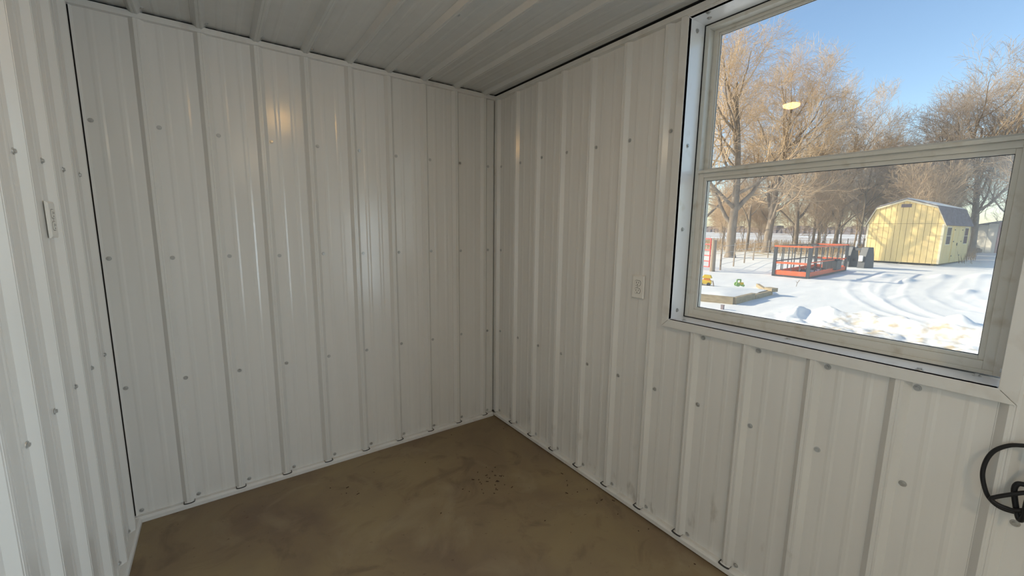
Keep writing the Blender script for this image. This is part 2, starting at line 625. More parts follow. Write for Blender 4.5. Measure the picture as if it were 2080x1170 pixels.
# ------------------------------------------------------------------ window
def window(name, Y0, Y1, Z0, Z1, label, double=True, casing=0.037):
    wn = tag(empty(name, (0, (Y0 + Y1) / 2, Z0)), label, 'window', kind='structure')
    oy, oz = (Y0 + Y1) / 2, Z0
    L = lambda x, y, z: (x, y - oy, z - oz)
    c = casing
    xf, xi, g = -0.0225, -0.0035, 0.0007
    # casing: four mitred pieces
    quads = {'left': [(Y1, Z0), (Y1 + c, Z0 - c), (Y1 + c, Z1 + c), (Y1, Z1)],
             'right': [(Y0, Z1), (Y0 - c, Z1 + c), (Y0 - c, Z0 - c), (Y0, Z0)],
             'bottom': [(Y0, Z0), (Y0 - c, Z0 - c), (Y1 + c, Z0 - c), (Y1, Z0)],
             'top': [(Y1, Z1), (Y1 + c, Z1 + c), (Y0 - c, Z1 + c), (Y0, Z1)]}
    for k, q in quads.items():
        cy = sum(p[0] for p in q) / 4
        cz = sum(p[1] for p in q) / 4
        if k in ('left', 'right'):
            q = [(y, z + (g if z < cz else -g)) for y, z in q]
        else:
            q = [(y + (g if y < cy else -g), z) for y, z in q]
        MB().prism(q, lambda a, b, d: L(d, a, b), xi, xf).build('casing', M['trim'], wn, bevel=0.0012)
    # returns into the wall
    D = 0.100
    MB().box(xf + .001, D, Y1 - oy, Y1 + 0.004 - oy, -0.004, Z1 - Z0 + 0.004).build('jamb', M['jamb'], wn)
    MB().box(xf + .001, D, Y0 - 0.004 - oy, Y0 - oy, -0.004, Z1 - Z0 + 0.004).build('jamb', M['jamb'], wn)
    MB().box(xf + .001, D, Y0 - oy, Y1 - oy, -0.004, 0).build('sill', M['jamb'], wn)
    MB().box(xf + .001, D, Y0 - oy, Y1 - oy, Z1 - Z0, Z1 - Z0 + 0.004).build('head', M['jamb'], wn)

    def ring(mb, a, b, cc, d, t, x0, x1):
        """rectangular frame a..b (y), cc..d (z); thickness t = (sides, bottom, top)"""
        ts, tb, tt = t
        mb.box(x0, x1, a - oy, a + ts - oy, cc - oz, d - oz)
        mb.box(x0, x1, b - ts - oy, b - oy, cc - oz, d - oz)
        mb.box(x0, x1, a + ts - oy, b - ts - oy, cc - oz, cc + tb - oz)
        mb.box(x0, x1, a + ts - oy, b - ts - oy, d - tt - oz, d - oz)
        return mb
    # outer frame
    gy, gz = 0.004, 0.004
    f = ring(MB(), Y0 + gy, Y1 - gy, Z0 + gz, Z1 - gz, (0.018, 0.012, 0.016), D + .002, D + 0.085)
    f.build('frame', M['vinyl'], wn, bevel=0.001)
    if not double:
        ring(MB(), Y0 + 0.022, Y1 - 0.022, Z0 + .016, Z1 - .02, (0.05, 0.08, 0.06), D + .012, D + 0.045).build('sash', M['vinyl'], wn)
        MB().box(D + .026, D + .030, Y0 + .07 - oy, Y1 - .07 - oy, 0.09, Z1 - Z0 - .08).build('pane', M['glass_up'], wn)
        return wn
    mz = 1.745                     # meeting line
    # upper sash, set back
    us = ring(MB(), Y0 + 0.022, Y1 - 0.022, mz - 0.020, Z1 - 0.020, (0.022, 0.038, 0.012), D + 0.040, D + 0.070)
    ring(us, Y0 + 0.044, Y1 - 0.044, mz + 0.018, Z1 - 0.032, (0.006, 0.0, 0.010), D + 0.046, D + 0.060)
    us = us.build('upper_sash', M['vinyl'], wn, bevel=0.001)
    MB().box(D + .054, D + .057, Y0 + 0.046 - oy, Y1 - 0.046 - oy, mz + 0.014 - oz, Z1 - 0.036 - oz).build('pane', M['glass_up'], us)
    # thin dark gasket round the upper pane
    ring(MB(), Y0 + 0.050, Y1 - 0.050, mz + 0.018, Z1 - 0.042, (0.0015, 0.0015, 0.0015), D + 0.0525, D + 0.054).build('gasket', M['black'], us)
    # lower sash, towards the room
    z0 = Z0 + 0.010
    ls = MB()
    ring(ls, Y0 + 0.020, Y1 - 0.020, z0, mz - 0.006, (0.024, 0.032, 0.020), D + 0.006, D + 0.036)
    ring(ls, Y0 + 0.044, Y1 - 0.044, z0 + 0.032, mz - 0.026, (0.012, 0.012, 0.014), D + 0.011, D + 0.034)
    ls.box(D - 0.006, D + 0.010, Y0 + .020 - oy, Y1 - .020 - oy, mz - 0.006 - oz, mz + 0.006 - oz)      # lift lip
    ls.box(D + 0.006, D + 0.040, Y0 + .020 - oy, Y1 - .020 - oy, mz - 0.006 - oz, mz + 0.001 - oz)
    ls = ls.build('lower_sash', M['vinyl'], wn, bevel=0.001)
    MB().box(D + .022, D + .025, Y0 + 0.054 - oy, Y1 - 0.054 - oy, z0 + 0.042 - oz, mz - 0.038 - oz).build('pane', M['glass_low'], ls)
    ring(MB(), Y0 + 0.056, Y1 - 0.056, z0 + 0.044, mz - 0.040, (0.002, 0.002, 0.002), D + 0.020, D + 0.022).build('gasket', M['black'], ls)
    MB().box(D + 0.008, D + 0.020, Y1 - 0.16 - oy, Y1 - 0.145 - oy, mz + 0.006 - oz, mz + 0.016 - oz).build('latch', M['outlet'], ls)
    # insect screen outside the lower half
    sc = ring(MB(), Y0 + 0.024, Y1 - 0.024, Z0 + 0.016, mz + 0.01, (0.012, 0.012, 0.012), D + 0.072, D + 0.080).build('screen_frame', M['vinyl'], wn)
    MB().add([L(D + .076, Y0 + .03, Z0 + .02), L(D + .076, Y1 - .03, Z0 + .02), L(D + .076, Y1 - .03, mz), L(D + .076, Y0 + .03, mz)], [(0, 1, 2, 3)]).build('screen_mesh', M['screen'], sc)
    # screws
    for x, z in ((0.033, 1.857), (0.038, 1.486), (0.042, 1.105), (0.042, 2.336)):
        put_screw(wn, L(x, Y1, z), (0, -1, 0))
        put_screw(wn, L(x, Y0, z), (0, 1, 0))
    for x, y in ((0.004, -1.579), (0.049, -1.559), (0.03, -2.0), (0.03, -2.45)):
        put_screw(wn, L(x, y, Z1), (0, 0, -1))
    for x, y in ((0.02, -1.565), (0.06, -1.977), (0.005, -2.356), (0.077, -2.466)):
        put_screw(wn, L(x, y, Z0), (0, 0, 1))
    return wn


window('window_1', *WIN, 'white single-hung window looking out on the snowy yard')
window('window_2', *DOOR, 'tall glazed door panel added unseen behind the camera for fill light', double=False)


# ------------------------------------------------------------------ wall plates
def receptacle(name, y, z, xw, sx, label, group=None):
    """duplex socket plate; local x points into the room"""
    o = empty(name, (xw, y, z), 0 if sx > 0 else PI)
    tag(o, label, 'wall socket', group)
    hw, hh = 0.0365, 0.059
    mb = MB()
    # bevelled plate: base rectangle and smaller face
    v = [(0.001, -hw, -hh), (0.001, hw, -hh), (0.001, hw, hh), (0.001, -hw, hh)]
    v += [(0.0045, -hw, -hh), (0.0045, hw, -hh), (0.0045, hw, hh), (0.0045, -hw, hh)]
    b = 0.006
    v += [(0.0085, -hw + b, -hh + b), (0.0085, hw - b, -hh + b), (0.0085, hw - b, hh - b), (0.0085, -hw + b, hh - b)]
    f = [(3, 2, 1, 0), (8, 9, 10, 11)]
    for k in (0, 4):
        f += [(k + i, k + (i + 1) % 4, k + 4 + (i + 1) % 4, k + 4 + i) for i in range(4)]
    mb.add(v, f).build('cover_plate', M['outlet'], o)
    for s in (1, -1):
        cz = s * 0.0195
        n = 20
        poly = []
        for i in range(n):
            a = 2 * PI * i / n
            poly.append((0.0172 * math.cos(a), max(-0.0135, min(0.0135, 0.0172 * math.sin(a)))))
        grow = [(p * 1.09, q * 1.1) for p, q in poly]
        MB().prism(grow, lambda p, q, d: (d, p, q + cz), 0.0080, 0.0087).build('recess', M['slot'], o)
        fc_ = MB().prism(poly, lambda p, q, d: (d, p, q + cz), 0.0082, 0.0105).build('socket_face', M['outlet'], o)
        MB().box(0.0100, 0.0107, -0.0078, -0.0054, cz - 0.0015, cz + 0.0075).build('slot', M['slot'], fc_)
        MB().box(0.0100, 0.0107, 0.0054, 0.0078, cz - 0.0005, cz + 0.0070).build('slot', M['slot'], fc_)
        MB().cyl((0.0100, 0, cz - 0.0078), (0.0107, 0, cz - 0.0078), 0.0026, n=10).build('ground_hole', M['slot'], fc_)
    MB().cyl((0.0085, 0, 0), (0.0096, 0, 0), 0.0030, n=12).build('centre_screw', M['screw'], o)
    return o


receptacle('wall_outlet', -1.319, 1.197, -0.003, -1, 'white duplex wall outlet with black slots, left of the window')
receptacle('wall_outlet', -0.630, 1.491, -W + 0.003, 1, 'white two-socket wall plate high on the left wall')

# power cord, hooked to the wall under the window's right end
pc = tag(empty('power_cord', (-0.03, -2.6, 0.95)), 'black looped power cord hanging at the lower right edge', 'cord')
off = Vector((-0.03, -2.6, 0.95))
cord1 = [(-0.03, -2.70, 0.955), (-0.03, -2.64, 0.952), (-0.03, -2.60, 0.940), (-0.03, -2.576, 0.933), (-0.03, -2.552, 0.922), (-0.03, -2.53, 0.897), (-0.03, -2.519, 0.863), (-0.03, -2.517, 0.822), (-0.03, -2.525, 0.785), (-0.03, -2.537, 0.759), (-0.03, -2.557, 0.744), (-0.03, -2.582, 0.745), (-0.032, -2.602, 0.757),
         (-0.036, -2.615, 0.785), (-0.05, -2.612, 0.81), (-0.045, -2.599, 0.817), (-0.045, -2.569, 0.794), (-0.045, -2.547, 0.774), (-0.045, -2.541, 0.764), (-0.045, -2.552, 0.757), (-0.045, -2.569, 0.755), (-0.048, -2.588, 0.761), (-0.05, -2.63, 0.80), (-0.04, -2.66, 0.87), (-0.03, -2.68, 0.95)]
MB().tube([p - off for p in smooth_path(cord1)], 0.0053).build('cable', M['rubber'], pc, smooth=True)
cord3 = [(-0.03, -2.69, 0.96), (-0.032, -2.65, 0.91), (-0.04, -2.62, 0.858), (-0.04, -2.605, 0.836), (-0.04, -2.589, 0.833), (-0.04, -2.579, 0.829), (-0.039, -2.575, 0.814), (-0.037, -2.578, 0.79), (-0.037, -2.585, 0.758), (-0.045, -2.593, 0.736), (-0.054, -2.599, 0.752), (-0.056, -2.6, 0.803), (-0.05, -2.607, 0.876), (-0.035, -2.66, 0.95)]
MB().tube([p - off for p in smooth_path(cord3)], 0.0062).build('cable', M['rubber'], pc, smooth=True)
MB().box(-0.012, 0.012, -0.055, -0.002, -0.027, -0.006).build('cord_connector', M['black'], pc, bevel=0.003)
MB().cyl((0.03, -0.085, 0.0), (-0.02, -0.085, 0.0), 0.004).cyl((-0.02, -0.085, 0.0), (-0.022, -0.085, 0.02), 0.004).build('hook', M['screw'], pc)

# ceiling lamp (out of frame; seen as a reflection in the glass)
lm_ = tag(empty('ceiling_light', (-1.23, -1.32, H - 0.060)), 'small round warm ceiling light above the camera view', 'light')
MB().cyl((0, 0, 0.058), (0, 0, -0.020), 0.085, 0.075, 32).build('base', M['outlet'], lm_)
M['lamp'] = material('warm_diffuser', (1, 0.8, 0.5), 0.5, emit=((1.0, 0.56, 0.18), 85))
mb = MB()
mb.cyl((0, 0, -0.020), (0, 0, -0.036), 0.050, 0.046, 32).cyl((0, 0, -0.036), (0, 0, -0.044), 0.046, 0.028, 32)
mb.build('diffuser', M['lamp'], lm_)

lr = tag(empty('ceiling_light', (-1.25, -3.75, H - 0.020)), 'made-up round ceiling fitting for the warm fill behind the camera', 'light')  # added fitting around the warm fill, out of view
MB().cyl((0, 0, 0.002), (0, 0, -0.020), 0.12, 0.115, 32).build('base', M['outlet'], lr)
MB().cyl((0, 0, -0.020), (0, 0, -0.045), 0.10, 0.085, 32).build('diffuser', M['outlet'], lr)

# crumbs on the floor
cr = MB()
r2 = random.Random(9)
spots = [(-0.679, -0.707), (-0.565, -0.708), (-0.498, -0.672), (-0.469, -0.763), (-0.459, -0.809), (-0.52, -0.823), (-0.437, -0.852), (-0.447, -0.659), (-0.457, -0.701), (-0.746, -0.337), (-0.457, -1.17)]
spots += [(-0.50 + r2.gauss(0, .07), -0.74 + r2.gauss(0, .07)) for _ in range(22)]
spots += [(-r2.uniform(0.05, 2.0), -r2.uniform(0.1, 1.9)) for _ in range(12)] + [(-r2.uniform(0.04, 0.16), -r2.uniform(0.9, 1.9)) for _ in range(14)]
for x, y in spots:
    a = r2.uniform(0, PI)
    l = r2.choice((0.0025, 0.004, 0.004, 0.008))
    dx, dy = math.cos(a) * l, math.sin(a) * l
    cr.bar((x - dx, y - dy, 0.0014), (x + dx, y + dy, 0.0014), 0.0032, 0.0026)
co = cr.build('floor_crumbs', material('rust_crumbs', (0.05, 0.022, 0.012), 0.9))
tag(co, 'tiny rust brown crumbs scattered on the concrete floor', 'debris', kind='stuff')

# ------------------------------------------------------------------ OUTDOORS
G = -0.25


def seg_dist(X, Y, pts):
    """distance from grid points to a polyline"""
    D = np.full(X.shape, 1e9)
    for (ax, ay), (bx, by) in zip(pts, pts[1:]):
        dx, dy = bx - ax, by - ay
        t = np.clip(((X - ax) * dx + (Y - ay) * dy) / (dx * dx + dy * dy), 0, 1)
        D = np.minimum(D, np.hypot(X - ax - t * dx, Y - ay - t * dy))
    return D


def vnoise(X, Y, s, seed):
    """value noise on a lattice of size s"""
    rs = np.random.RandomState(seed)
    T = rs.rand(256, 256)
    x, y = X / s, Y / s
    i, j = np.floor(x).astype(int), np.floor(y).astype(int)
    fx, fy = x - i, y - j
    fx, fy = fx * fx * (3 - 2 * fx), fy * fy * (3 - 2 * fy)
    g = lambda a, b: T[a % 256, b % 256]
    return (g(i, j) * (1 - fx) + g(i + 1, j) * fx) * (1 - fy) + (g(i, j + 1) * (1 - fx) + g(i + 1, j + 1) * fx) * fy - 0.5


def track(d, wd, depth):
    return -depth * np.exp(-(d / wd) ** 4) + depth * 0.9 * np.exp(-((d - wd * 1.6) / (wd * 0.5)) ** 2)


T1 = [(17.5, 2.1), (15.8, 1.656), (14.061, 1.274), (12.698, 0.815), (11.451, 0.262), (10.305, -0.299), (9.712, -0.799), (9.256, -1.345), (9.0, -2.4), (8.9, -4)]
T2 = [(19.5, 1.3), (17.426, 0.986), (15.069, 0.667), (13.451, 0.354), (11.975, -0.064), (10.777, -0.533), (10.188, -0.938), (9.956, -1.319), (9.7, -2.4), (9.6, -4)]
T3 = [(22, 0.2), (18.159, -0.1), (15.778, -0.222), (14.094, -0.517), (12.842, -0.993), (12.155, -1.271), (11.6, -2.2), (11.4, -4)]
T4 = [(25, -0.4), (19, -0.9), (16.5, -1.1), (14.9, -1.4), (13.9, -1.9), (13.2, -3.2)]


def ground_z(X, Y):
    Z = np.full(X.shape, G)
    Z += 0.035 * vnoise(X, Y, 3.1, 1) + 0.012 * vnoise(X, Y, 0.9, 2) + 0.006 * vnoise(X, Y, .3, 12)
    drift = np.clip((14 - X) / 6, 0, 1)
    Z += 0.012 * vnoise(X * 0.5, Y * 1.6, 0.35, 3)
    for tr_, dp in ((T1, 0.011), (T2, 0.012), (T3, 0.007), (T4, 0.006)):
        Z += track(seg_dist(X, Y, tr_), 0.17, dp)
    # ploughed bank near the building
    bank = seg_dist(X, Y, [(8.25, 0.25), (8.45, -0.3), (8.2, -0.95), (8.0, -2.5), (7.9, -5)])
    lump = 0.5 + vnoise(X, Y, 0.28, 4) + 0.6 * vnoise(X, Y, 0.11, 5)
    Z += 0.20 * np.exp(-(bank / 0.36) ** 2) * (0.7 + 0.6 * lump)
    rough = np.exp(-(seg_dist(X, Y, [(7.6, 0.3), (7.3, -1.6), (7.0, -5)]) / 0.6) ** 2)
    Z += rough * 0.07 * (vnoise(X, Y, 0.16, 6) + 0.6 * vnoise(X, Y, 0.07, 7))
    # rim and hollow at the bank's left end
    Z += 0.17 * np.exp(-((X - 8.05) ** 2 / 0.10 + (Y - 0.72) ** 2 / 0.012))
    Z -= 0.06 * np.exp(-((X - 7.95) ** 2 / 0.10 + (Y - 0.45) ** 2 / 0.02))
    # lump at the far right
    Z += 0.24 * np.exp(-((X - 9.85) ** 2 + (Y + 1.36) ** 2) / 0.035) * (0.8 + 0.5 * vnoise(X, Y, 0.12, 8))
    # scattered ruts
    for cx, cy, r, h in ((20, 1.9, .5, .1), (18.6, 1.0, .45, .10), (22, .6, .6, .10), (16.4, -0.75, .4, .08), (14.2, -1.6, .5, .09), (24, -.3, .8, .1), (13.1, 0.15, .3, .03)):
        Z += h * np.exp(-((X - cx) ** 2 / (r * r * 3) + (Y - cy) ** 2 / (r * r * .12)))
    Z += 0.05 * np.clip((X - 30) / 30, 0, 20)
    Z += np.clip((X - 14) / 10, 0, 1) * 0.06 * vnoise(X, Y, 7, 9)
    Z = np.where(X < 0.9, np.minimum(Z, G), Z)
    return Z


gx = list(np.arange(0.17, 5.5, 0.3)) + list(np.arange(5.5, 14.5, 0.045))
s_ = 0.05
while gx[-1] < 420:
    s_ *= 1.035
    gx.append(gx[-1] + s_)
gy = list(np.arange(-4, 4.6, 0.045))
s_ = 0.05
while gy[-1] < 260:
    s_ *= 1.06
    gy.append(gy[-1] + s_)
s_ = 0.05
while gy[0] > -200:
    s_ *= 1.08
    gy.insert(0, gy[0] - s_)
X, Y = np.meshgrid(np.array(gx), np.array(gy), indexing='ij')
Z = ground_z(X, Y)
nx, ny = X.shape
me = bpy.data.meshes.new('snow_ground')
V = np.stack([X, Y, Z], -1).reshape(-1, 3).astype(np.float32)
idx = (np.arange(nx - 1)[:, None] * ny + np.arange(ny - 1)[None, :]).reshape(-1)
F = np.stack([idx, idx + ny, idx + ny + 1, idx + 1], -1).astype(np.int32)


def fast_mesh(me, V, F, smooth=True):
    me.vertices.add(len(V))
    me.vertices.foreach_set('co', np.ascontiguousarray(V, dtype=np.float32).ravel())
    k = F.shape[1]
    me.loops.add(F.size)
    me.loops.foreach_set('vertex_index', F.ravel())
    me.polygons.add(len(F))
    me.polygons.foreach_set('loop_start', np.arange(0, F.size, k, dtype=np.int32))
    me.polygons.foreach_set('loop_total', np.full(len(F), k, dtype=np.int32))
    if smooth:
        me.polygons.foreach_set('use_smooth', np.ones(len(F), dtype=bool))
    me.update(calc_edges=True)
    me.validate()


fast_mesh(me, V, F)


def snow_mat(name, dirt=True):
    m = material(name, (0.88, 0.865, 0.83), 0.75, spec=0.25, bump=(14, 0.35, 0.02))
    if not dirt:
        return m
    t = m.node_tree
    b = t.nodes['Principled BSDF']
    g = t.nodes.new('ShaderNodeNewGeometry')
    sep = t.nodes.new('ShaderNodeSeparateXYZ')
    t.links.new(g.outputs['Position'], sep.inputs[0])

    def rng(sock, a, b_, lo=0.0, hi=1.0):
        r = t.nodes.new('ShaderNodeMapRange')
        r.inputs[1].default_value = a
        r.inputs[2].default_value = b_
        r.inputs[3].default_value = lo
        r.inputs[4].default_value = hi
        t.links.new(sock, r.inputs[0])
        return r.outputs[0]

    def mul(a, b_):
        k = t.nodes.new('ShaderNodeMath')
        k.operation = 'MULTIPLY'
        t.links.new(a, k.inputs[0])
        t.links.new(b_, k.inputs[1])
        return k.outputs[0]

    def nz(s, d, lo, hi):
        n = t.nodes.new('ShaderNodeTexNoise')
        n.inputs['Scale'].default_value = s
        n.inputs['Detail'].default_value = d
        t.links.new(g.outputs['Position'], n.inputs['Vector'])
        return rng(n.outputs[0], lo, hi)
    mask = mul(mul(rng(sep.outputs[0], 9.2, 8.5), rng(sep.outputs[1], 0.35, -0.1)), nz(6, 10, 0.47, 0.66))

    def mix(f, a, c):
        mx = t.nodes.new('ShaderNodeMix')
        mx.data_type = 'RGBA'
        t.links.new(f, mx.inputs[0])
        if isinstance(a, tuple):
            mx.inputs[6].default_value = (*a, 1)
        else:
            t.links.new(a, mx.inputs[6])
        mx.inputs[7].default_value = (*c, 1)
        return mx.outputs[2]
    c = mix(mask, (0.88, 0.865, 0.83), (0.62, 0.50, 0.34))
    # straw coloured grass poking through near the tree line
    far = mul(mul(rng(sep.outputs[0], 27, 31), rng(sep.outputs[0], 60, 45)), mul(rng(sep.outputs[1], 5.5, 7.5), nz(0.8, 8, 0.45, 0.6)))
    c = mix(far, c, (0.55, 0.45, 0.28))
    field = mul(rng(sep.outputs[0], 62, 75), nz(0.03, 6, 0.42, 0.6))
    c = mix(field, c, (0.50, 0.40, 0.33))
    t.links.new(c, b.inputs['Base Color'])
    return m


M['snow'] = snow_mat('snow')
M['snow_clean'] = snow_mat('clean_snow', False)
me.materials.append(M['snow'])
go = bpy.data.objects.new('ground', me)
COL.objects.link(go)
tag(go, 'snow covered yard with tyre tracks outside the window', 'snow', kind='structure')


def gz(x, y):
    return float(ground_z(np.array([[x]]), np.array([[y]]))[0, 0])


# ---- gambrel shed
M['siding'] = material('cream_yellow_siding', (0.88, 0.66, 0.28), 0.7, noise=(2.5, (0.78, 0.58, 0.26), 0.4, 0.7, (1, 1, 0.3)))
M['shed_trim'] = material('cream_trim', (0.82, 0.72, 0.50), 0.7)
M['groove'] = material('siding_groove', (0.22, 0.17, 0.08), 0.9)
M['shingle'] = material('grey_shingles', (0.16, 0.13, 0.14), 0.9, noise=(9, (0.30, 0.27, 0.29), 0.5, 0.7))
M['dark_glass'] = material('dark_window_glass', (0.05, 0.07, 0.08), 0.12)
M['vent'] = material('grey_vent', (0.22, 0.17, 0.18), 0.8)
M['hinge'] = material('black_hinge', (0.03, 0.03, 0.03), 0.6)
shed = empty('garden_shed', (29.42, 1.80, 0), -0.044)
tag(shed, 'cream yellow gambrel roofed barn shed on the snow', 'shed')
sw, sD, ze, zk, zp, kk, zb0 = 3.18, 6.2, 1.975, 2.885, 3.31, 0.36, G + 0.10


def top(u):
    return float(np.interp(u, [0, kk, sw / 2, sw - kk, sw], [ze, zk, zp, zk, ze]))


MB().prism([(0.02, zb0 + .01), (sw - .02, zb0 + .01), (sw - .02, ze - .02), (sw - kk, zk - .03), (sw / 2, zp - .03), (kk, zk - .03), (.02, ze - .02)],
           lambda a, b, d: (d, a, b), 0.02, sD - 0.02).build('shed_body', M['groove'], shed)
nb = 13
for i in range(nb):
    u0, u1 = sw * i / nb + 0.008, sw * (i + 1) / nb - 0.008
    MB().box(0, 0.02, u0, u1, zb0, ze + 0.005).build('siding_board', M['siding'], shed)
    ks = [u0] + [k for k in (kk, sw / 2, sw - kk) if u0 < k < u1] + [u1]
    MB().prism([(u0, ze + 0.02), (u1, ze + 0.02)] + [(k, max(top(k) - 0.02, ze + .025)) for k in reversed(ks)],
               lambda a, b, d: (d, a, b), 0, 0.02).build('siding_board', M['siding'], shed)
for i in range(24):
    x0, x1 = sD * i / 24 + 0.006, sD * (i + 1) / 24 - 0.006
    MB().box(x0, x1, 0.0, 0.02, zb0, ze - .02).build('siding_board', M['siding'], shed)
# corner boards and rake trim
MB().prism([(-.02, -.02), (.09, -.02), (.09, 0), (0, 0), (0, .07), (-.02, .07)], lambda a, b, d: (a, b, d), zb0, ze).build('corner_board', M['shed_trim'], shed)
MB().box(-0.02, 0.0, sw - .07, sw, zb0, ze).build('corner_board', M['shed_trim'], shed)
outl = [(-0.10, ze - 0.08), (kk - 0.04, zk + 0.0), (sw / 2, zp + 0.01), (sw - kk + .04, zk + 0.0), (sw + 0.10, ze - 0.08)]
for (a, b), (c, d) in zip(outl, outl[1:]):
    MB().prism([(a, b), (c, d), (c, d - .09), (a, b - .09)], lambda p, q, e: (e, p, q), -0.10, -0.02).build('rake_board', M['shed_trim'], shed)
for k, ((a, b), (c, d)) in enumerate(zip(outl, outl[1:])):
    MB().prism([(a, b), (c, d), (c, d + .05), (a, b + .05)], lambda p, q, e: (e, p, q), -0.12, sD + 0.12).build('roof_slope', M['shingle'], shed)
    if k in (1, 2):
        (a, b), (c, d) = ((a * .93 + c * .07, b * .93 + d * .07), (c, d)) if k == 1 else ((a, b), (a * .07 + c * .93, b * .07 + d * .93))
        MB().prism([(a, b + .05), (c, d + .05), (c, d + .09), (a, b + .09)], lambda p, q, e: (e, p, q), 0.05, sD + 0.05).build('roof_snow', M['snow_clean'], shed)
vb = MB()
vb.box(-0.03, 0.0, sw / 2 - 0.21, sw / 2 + 0.21, 2.88, 3.06)
for i in range(5):
    vb.box(-0.045, -0.03, sw / 2 - 0.20, sw / 2 + 0.20, 2.89 + .034 * i, 2.91 + .034 * i)
vb.build('vent', M['vent'], shed)
for x0 in (0.75, 4.75):
    wn = MB().box(x0 - .05, x0 + .85, -0.02, 0.0, 0.85, 1.85).build('shed_window', M['shed_trim'], shed)
    for i in range(2):
        for j in range(2):
            MB().box(x0 + .42 * i, x0 + .38 + .42 * i, -0.028, -0.02, 0.90 + .46 * j, 1.33 + .46 * j).build('pane', M['dark_glass'], wn)
for x0 in (2.15, 3.2):
    dr = MB().box(x0, x0 + 1.0, -0.03, 0.0, zb0 + .03, 1.80).build('shed_door', M['siding'], shed)
    hx = x0 + .05 if x0 < 3 else x0 + .75
    for z in (0.2, 1.0, 1.65):
        MB().box(hx, hx + 0.2, -0.04, -0.03, z, z + .06).build('hinge', M['hinge'], dr)
MB().box(3.08, 3.16, -0.06, -0.03, 0.8, 0.95).build('door_latch', M['hinge'], shed)
for y in (0.25, sw / 2, sw - .25):
    MB().box(0.15, sD - .1, y - .05, y + .05, G - 0.15, zb0).build('skid', M['groove'], shed)

# ---- orange and black steel cage
M['orange'] = material('orange_red_paint', (0.80, 0.13, 0.035), 0.55, noise=(6, (0.60, 0.16, 0.09), 0.5, 0.75))
M['dark_steel'] = material('dark_steel', (0.05, 0.055, 0.065), 0.5, 0.2)
cage = empty('steel_cage', (15.958, 3.213, G), 0.061)
tag(cage, 'open orange and black steel bar cage standing on the snow', 'cage')
cw, cD, cH = 1.126, 5.21, 1.166
for x in (0, cD):
    for y in (0, cw):
        MB().box(x - .05, x + .05, y - .05, y + .05, -0.05, cH - .03).build('post', M['dark_steel'], cage)
for x in (0.13, cD - .13):
    for y in (0, cw):
        MB().box(x - .018, x + .018, y - .018, y + .018, 0.0, cH - .03).build('brace', M['dark_steel'], cage)
for x in (0, cD):
    MB().bar((x, -.05, cH), (x, cw + .05, cH), 0.055).build('top_rail', M['orange'], cage)
    MB().bar((x, 0, cH * .46), (x, cw, cH * .46), 0.055, .075).build('middle_rail', M['orange'], cage)
    MB().box(x - .02, x + .02, .05, cw - .05, 0.07, 0.24).build('bottom_board', M['orange'], cage)
    MB().box(x - .05, x + .05, 0, cw, -0.06, 0.07).build('sill_beam', M['dark_steel'], cage)
    for k in range(1, 4):
        MB().bar((x, cw * k / 4, 0.07), (x, cw * k / 4, cH), 0.024).build('bar', M['dark_steel'], cage)
for y in (0, cw):
    MB().bar((0, y, cH), (cD, y, cH), 0.045).build('top_rail', M['orange'] if y == 0 else M['dark_steel'], cage)
    MB().bar((0, y, cH * .50), (cD, y, cH * .50), 0.04).build('middle_rail', M['dark_steel'] if y else M['orange'], cage)
    MB().box(0.05, cD - .05, y - .02, y + .02, 0.06, 0.22).build('bottom_board', M['orange'], cage)
    MB().box(0, cD, y - .05, y + .05, -0.06, 0.06).build('sill_beam', M['dark_steel'], cage)
    for k in range(1, 7):
        MB().bar((cD * k / 7, y, 0.06), (cD * k / 7, y, cH), 0.03).build('bar', M['dark_steel'], cage)
# junk lying in the cage
jk = MB()
r3 = random.Random(5)
for _ in range(16):
    x, y = r3.uniform(.4, 4.4), r3.uniform(.2, .9)
    a = r3.uniform(-.5, .5)
    jk.bar((x - .4 * math.cos(a), max(.05, y - .3 * math.sin(a)), r3.uniform(0.02, .18)), (x + .4 * math.cos(a), y + .2 * math.sin(a), r3.uniform(.02, .14)), .07, .05)
jo = jk.build('scrap_heap', M['dark_steel'])
jo.location = (15.958, 3.213, G)
jo.rotation_euler = (0, 0, 0.061)
tag(jo, 'dark scrap bars lying on the snow inside the orange cage', 'scrap', kind='stuff')
bx = MB().box(-.35, .35, -.25, .25, 0, .4).box(-.3, .3, -.2, .2, .4, .45).build('tool_box', M['dark_steel'], bevel=0.02)
bx.location = (19.5, 3.55, G + .15)
bx.rotation_euler = (0, 0, .061)
tag(bx, 'dark box sitting inside the far end of the orange cage', 'box')

# ---- dark farm implement beside the shed
im = empty('farm_implement', (23.9, 3.80, G), -0.25)
tag(im, 'dark two-legged farm implement between cage and shed', 'machine')
for y in (-0.33, 0.33):
    MB().prism([(-.35, 0), (.4, 0), (.35, .5), (.22, 1.02), (-.15, 1.02), (-.3, .55)], lambda a, b, d: (a, d, b), y - .16, y + .16).build('side_frame', M['dark_steel'], im, bevel=.02)
    MB().box(-.42, -.36, y - .08, y + .08, .35, .62).build('plate', M['outlet'], im)
for z in (.3, .85):
    MB().box(-.1, .1, -.33, .33, z, z + .12).build('crossbar', M['dark_steel'], im)
MB().bar((0, .5, .95), (0.6, 2.6, .98), .07).bar((0, .5, .30), (0.6, 2.6, .30), .12).bar((0.6, 2.6, 0), (0.6, 2.6, 1.0), .09).build('drawbar', M['dark_steel'], im)
MB().cyl((0, .15, 1.0), (0, .15, 1.3), .03).build('pin', M['outlet'], im)

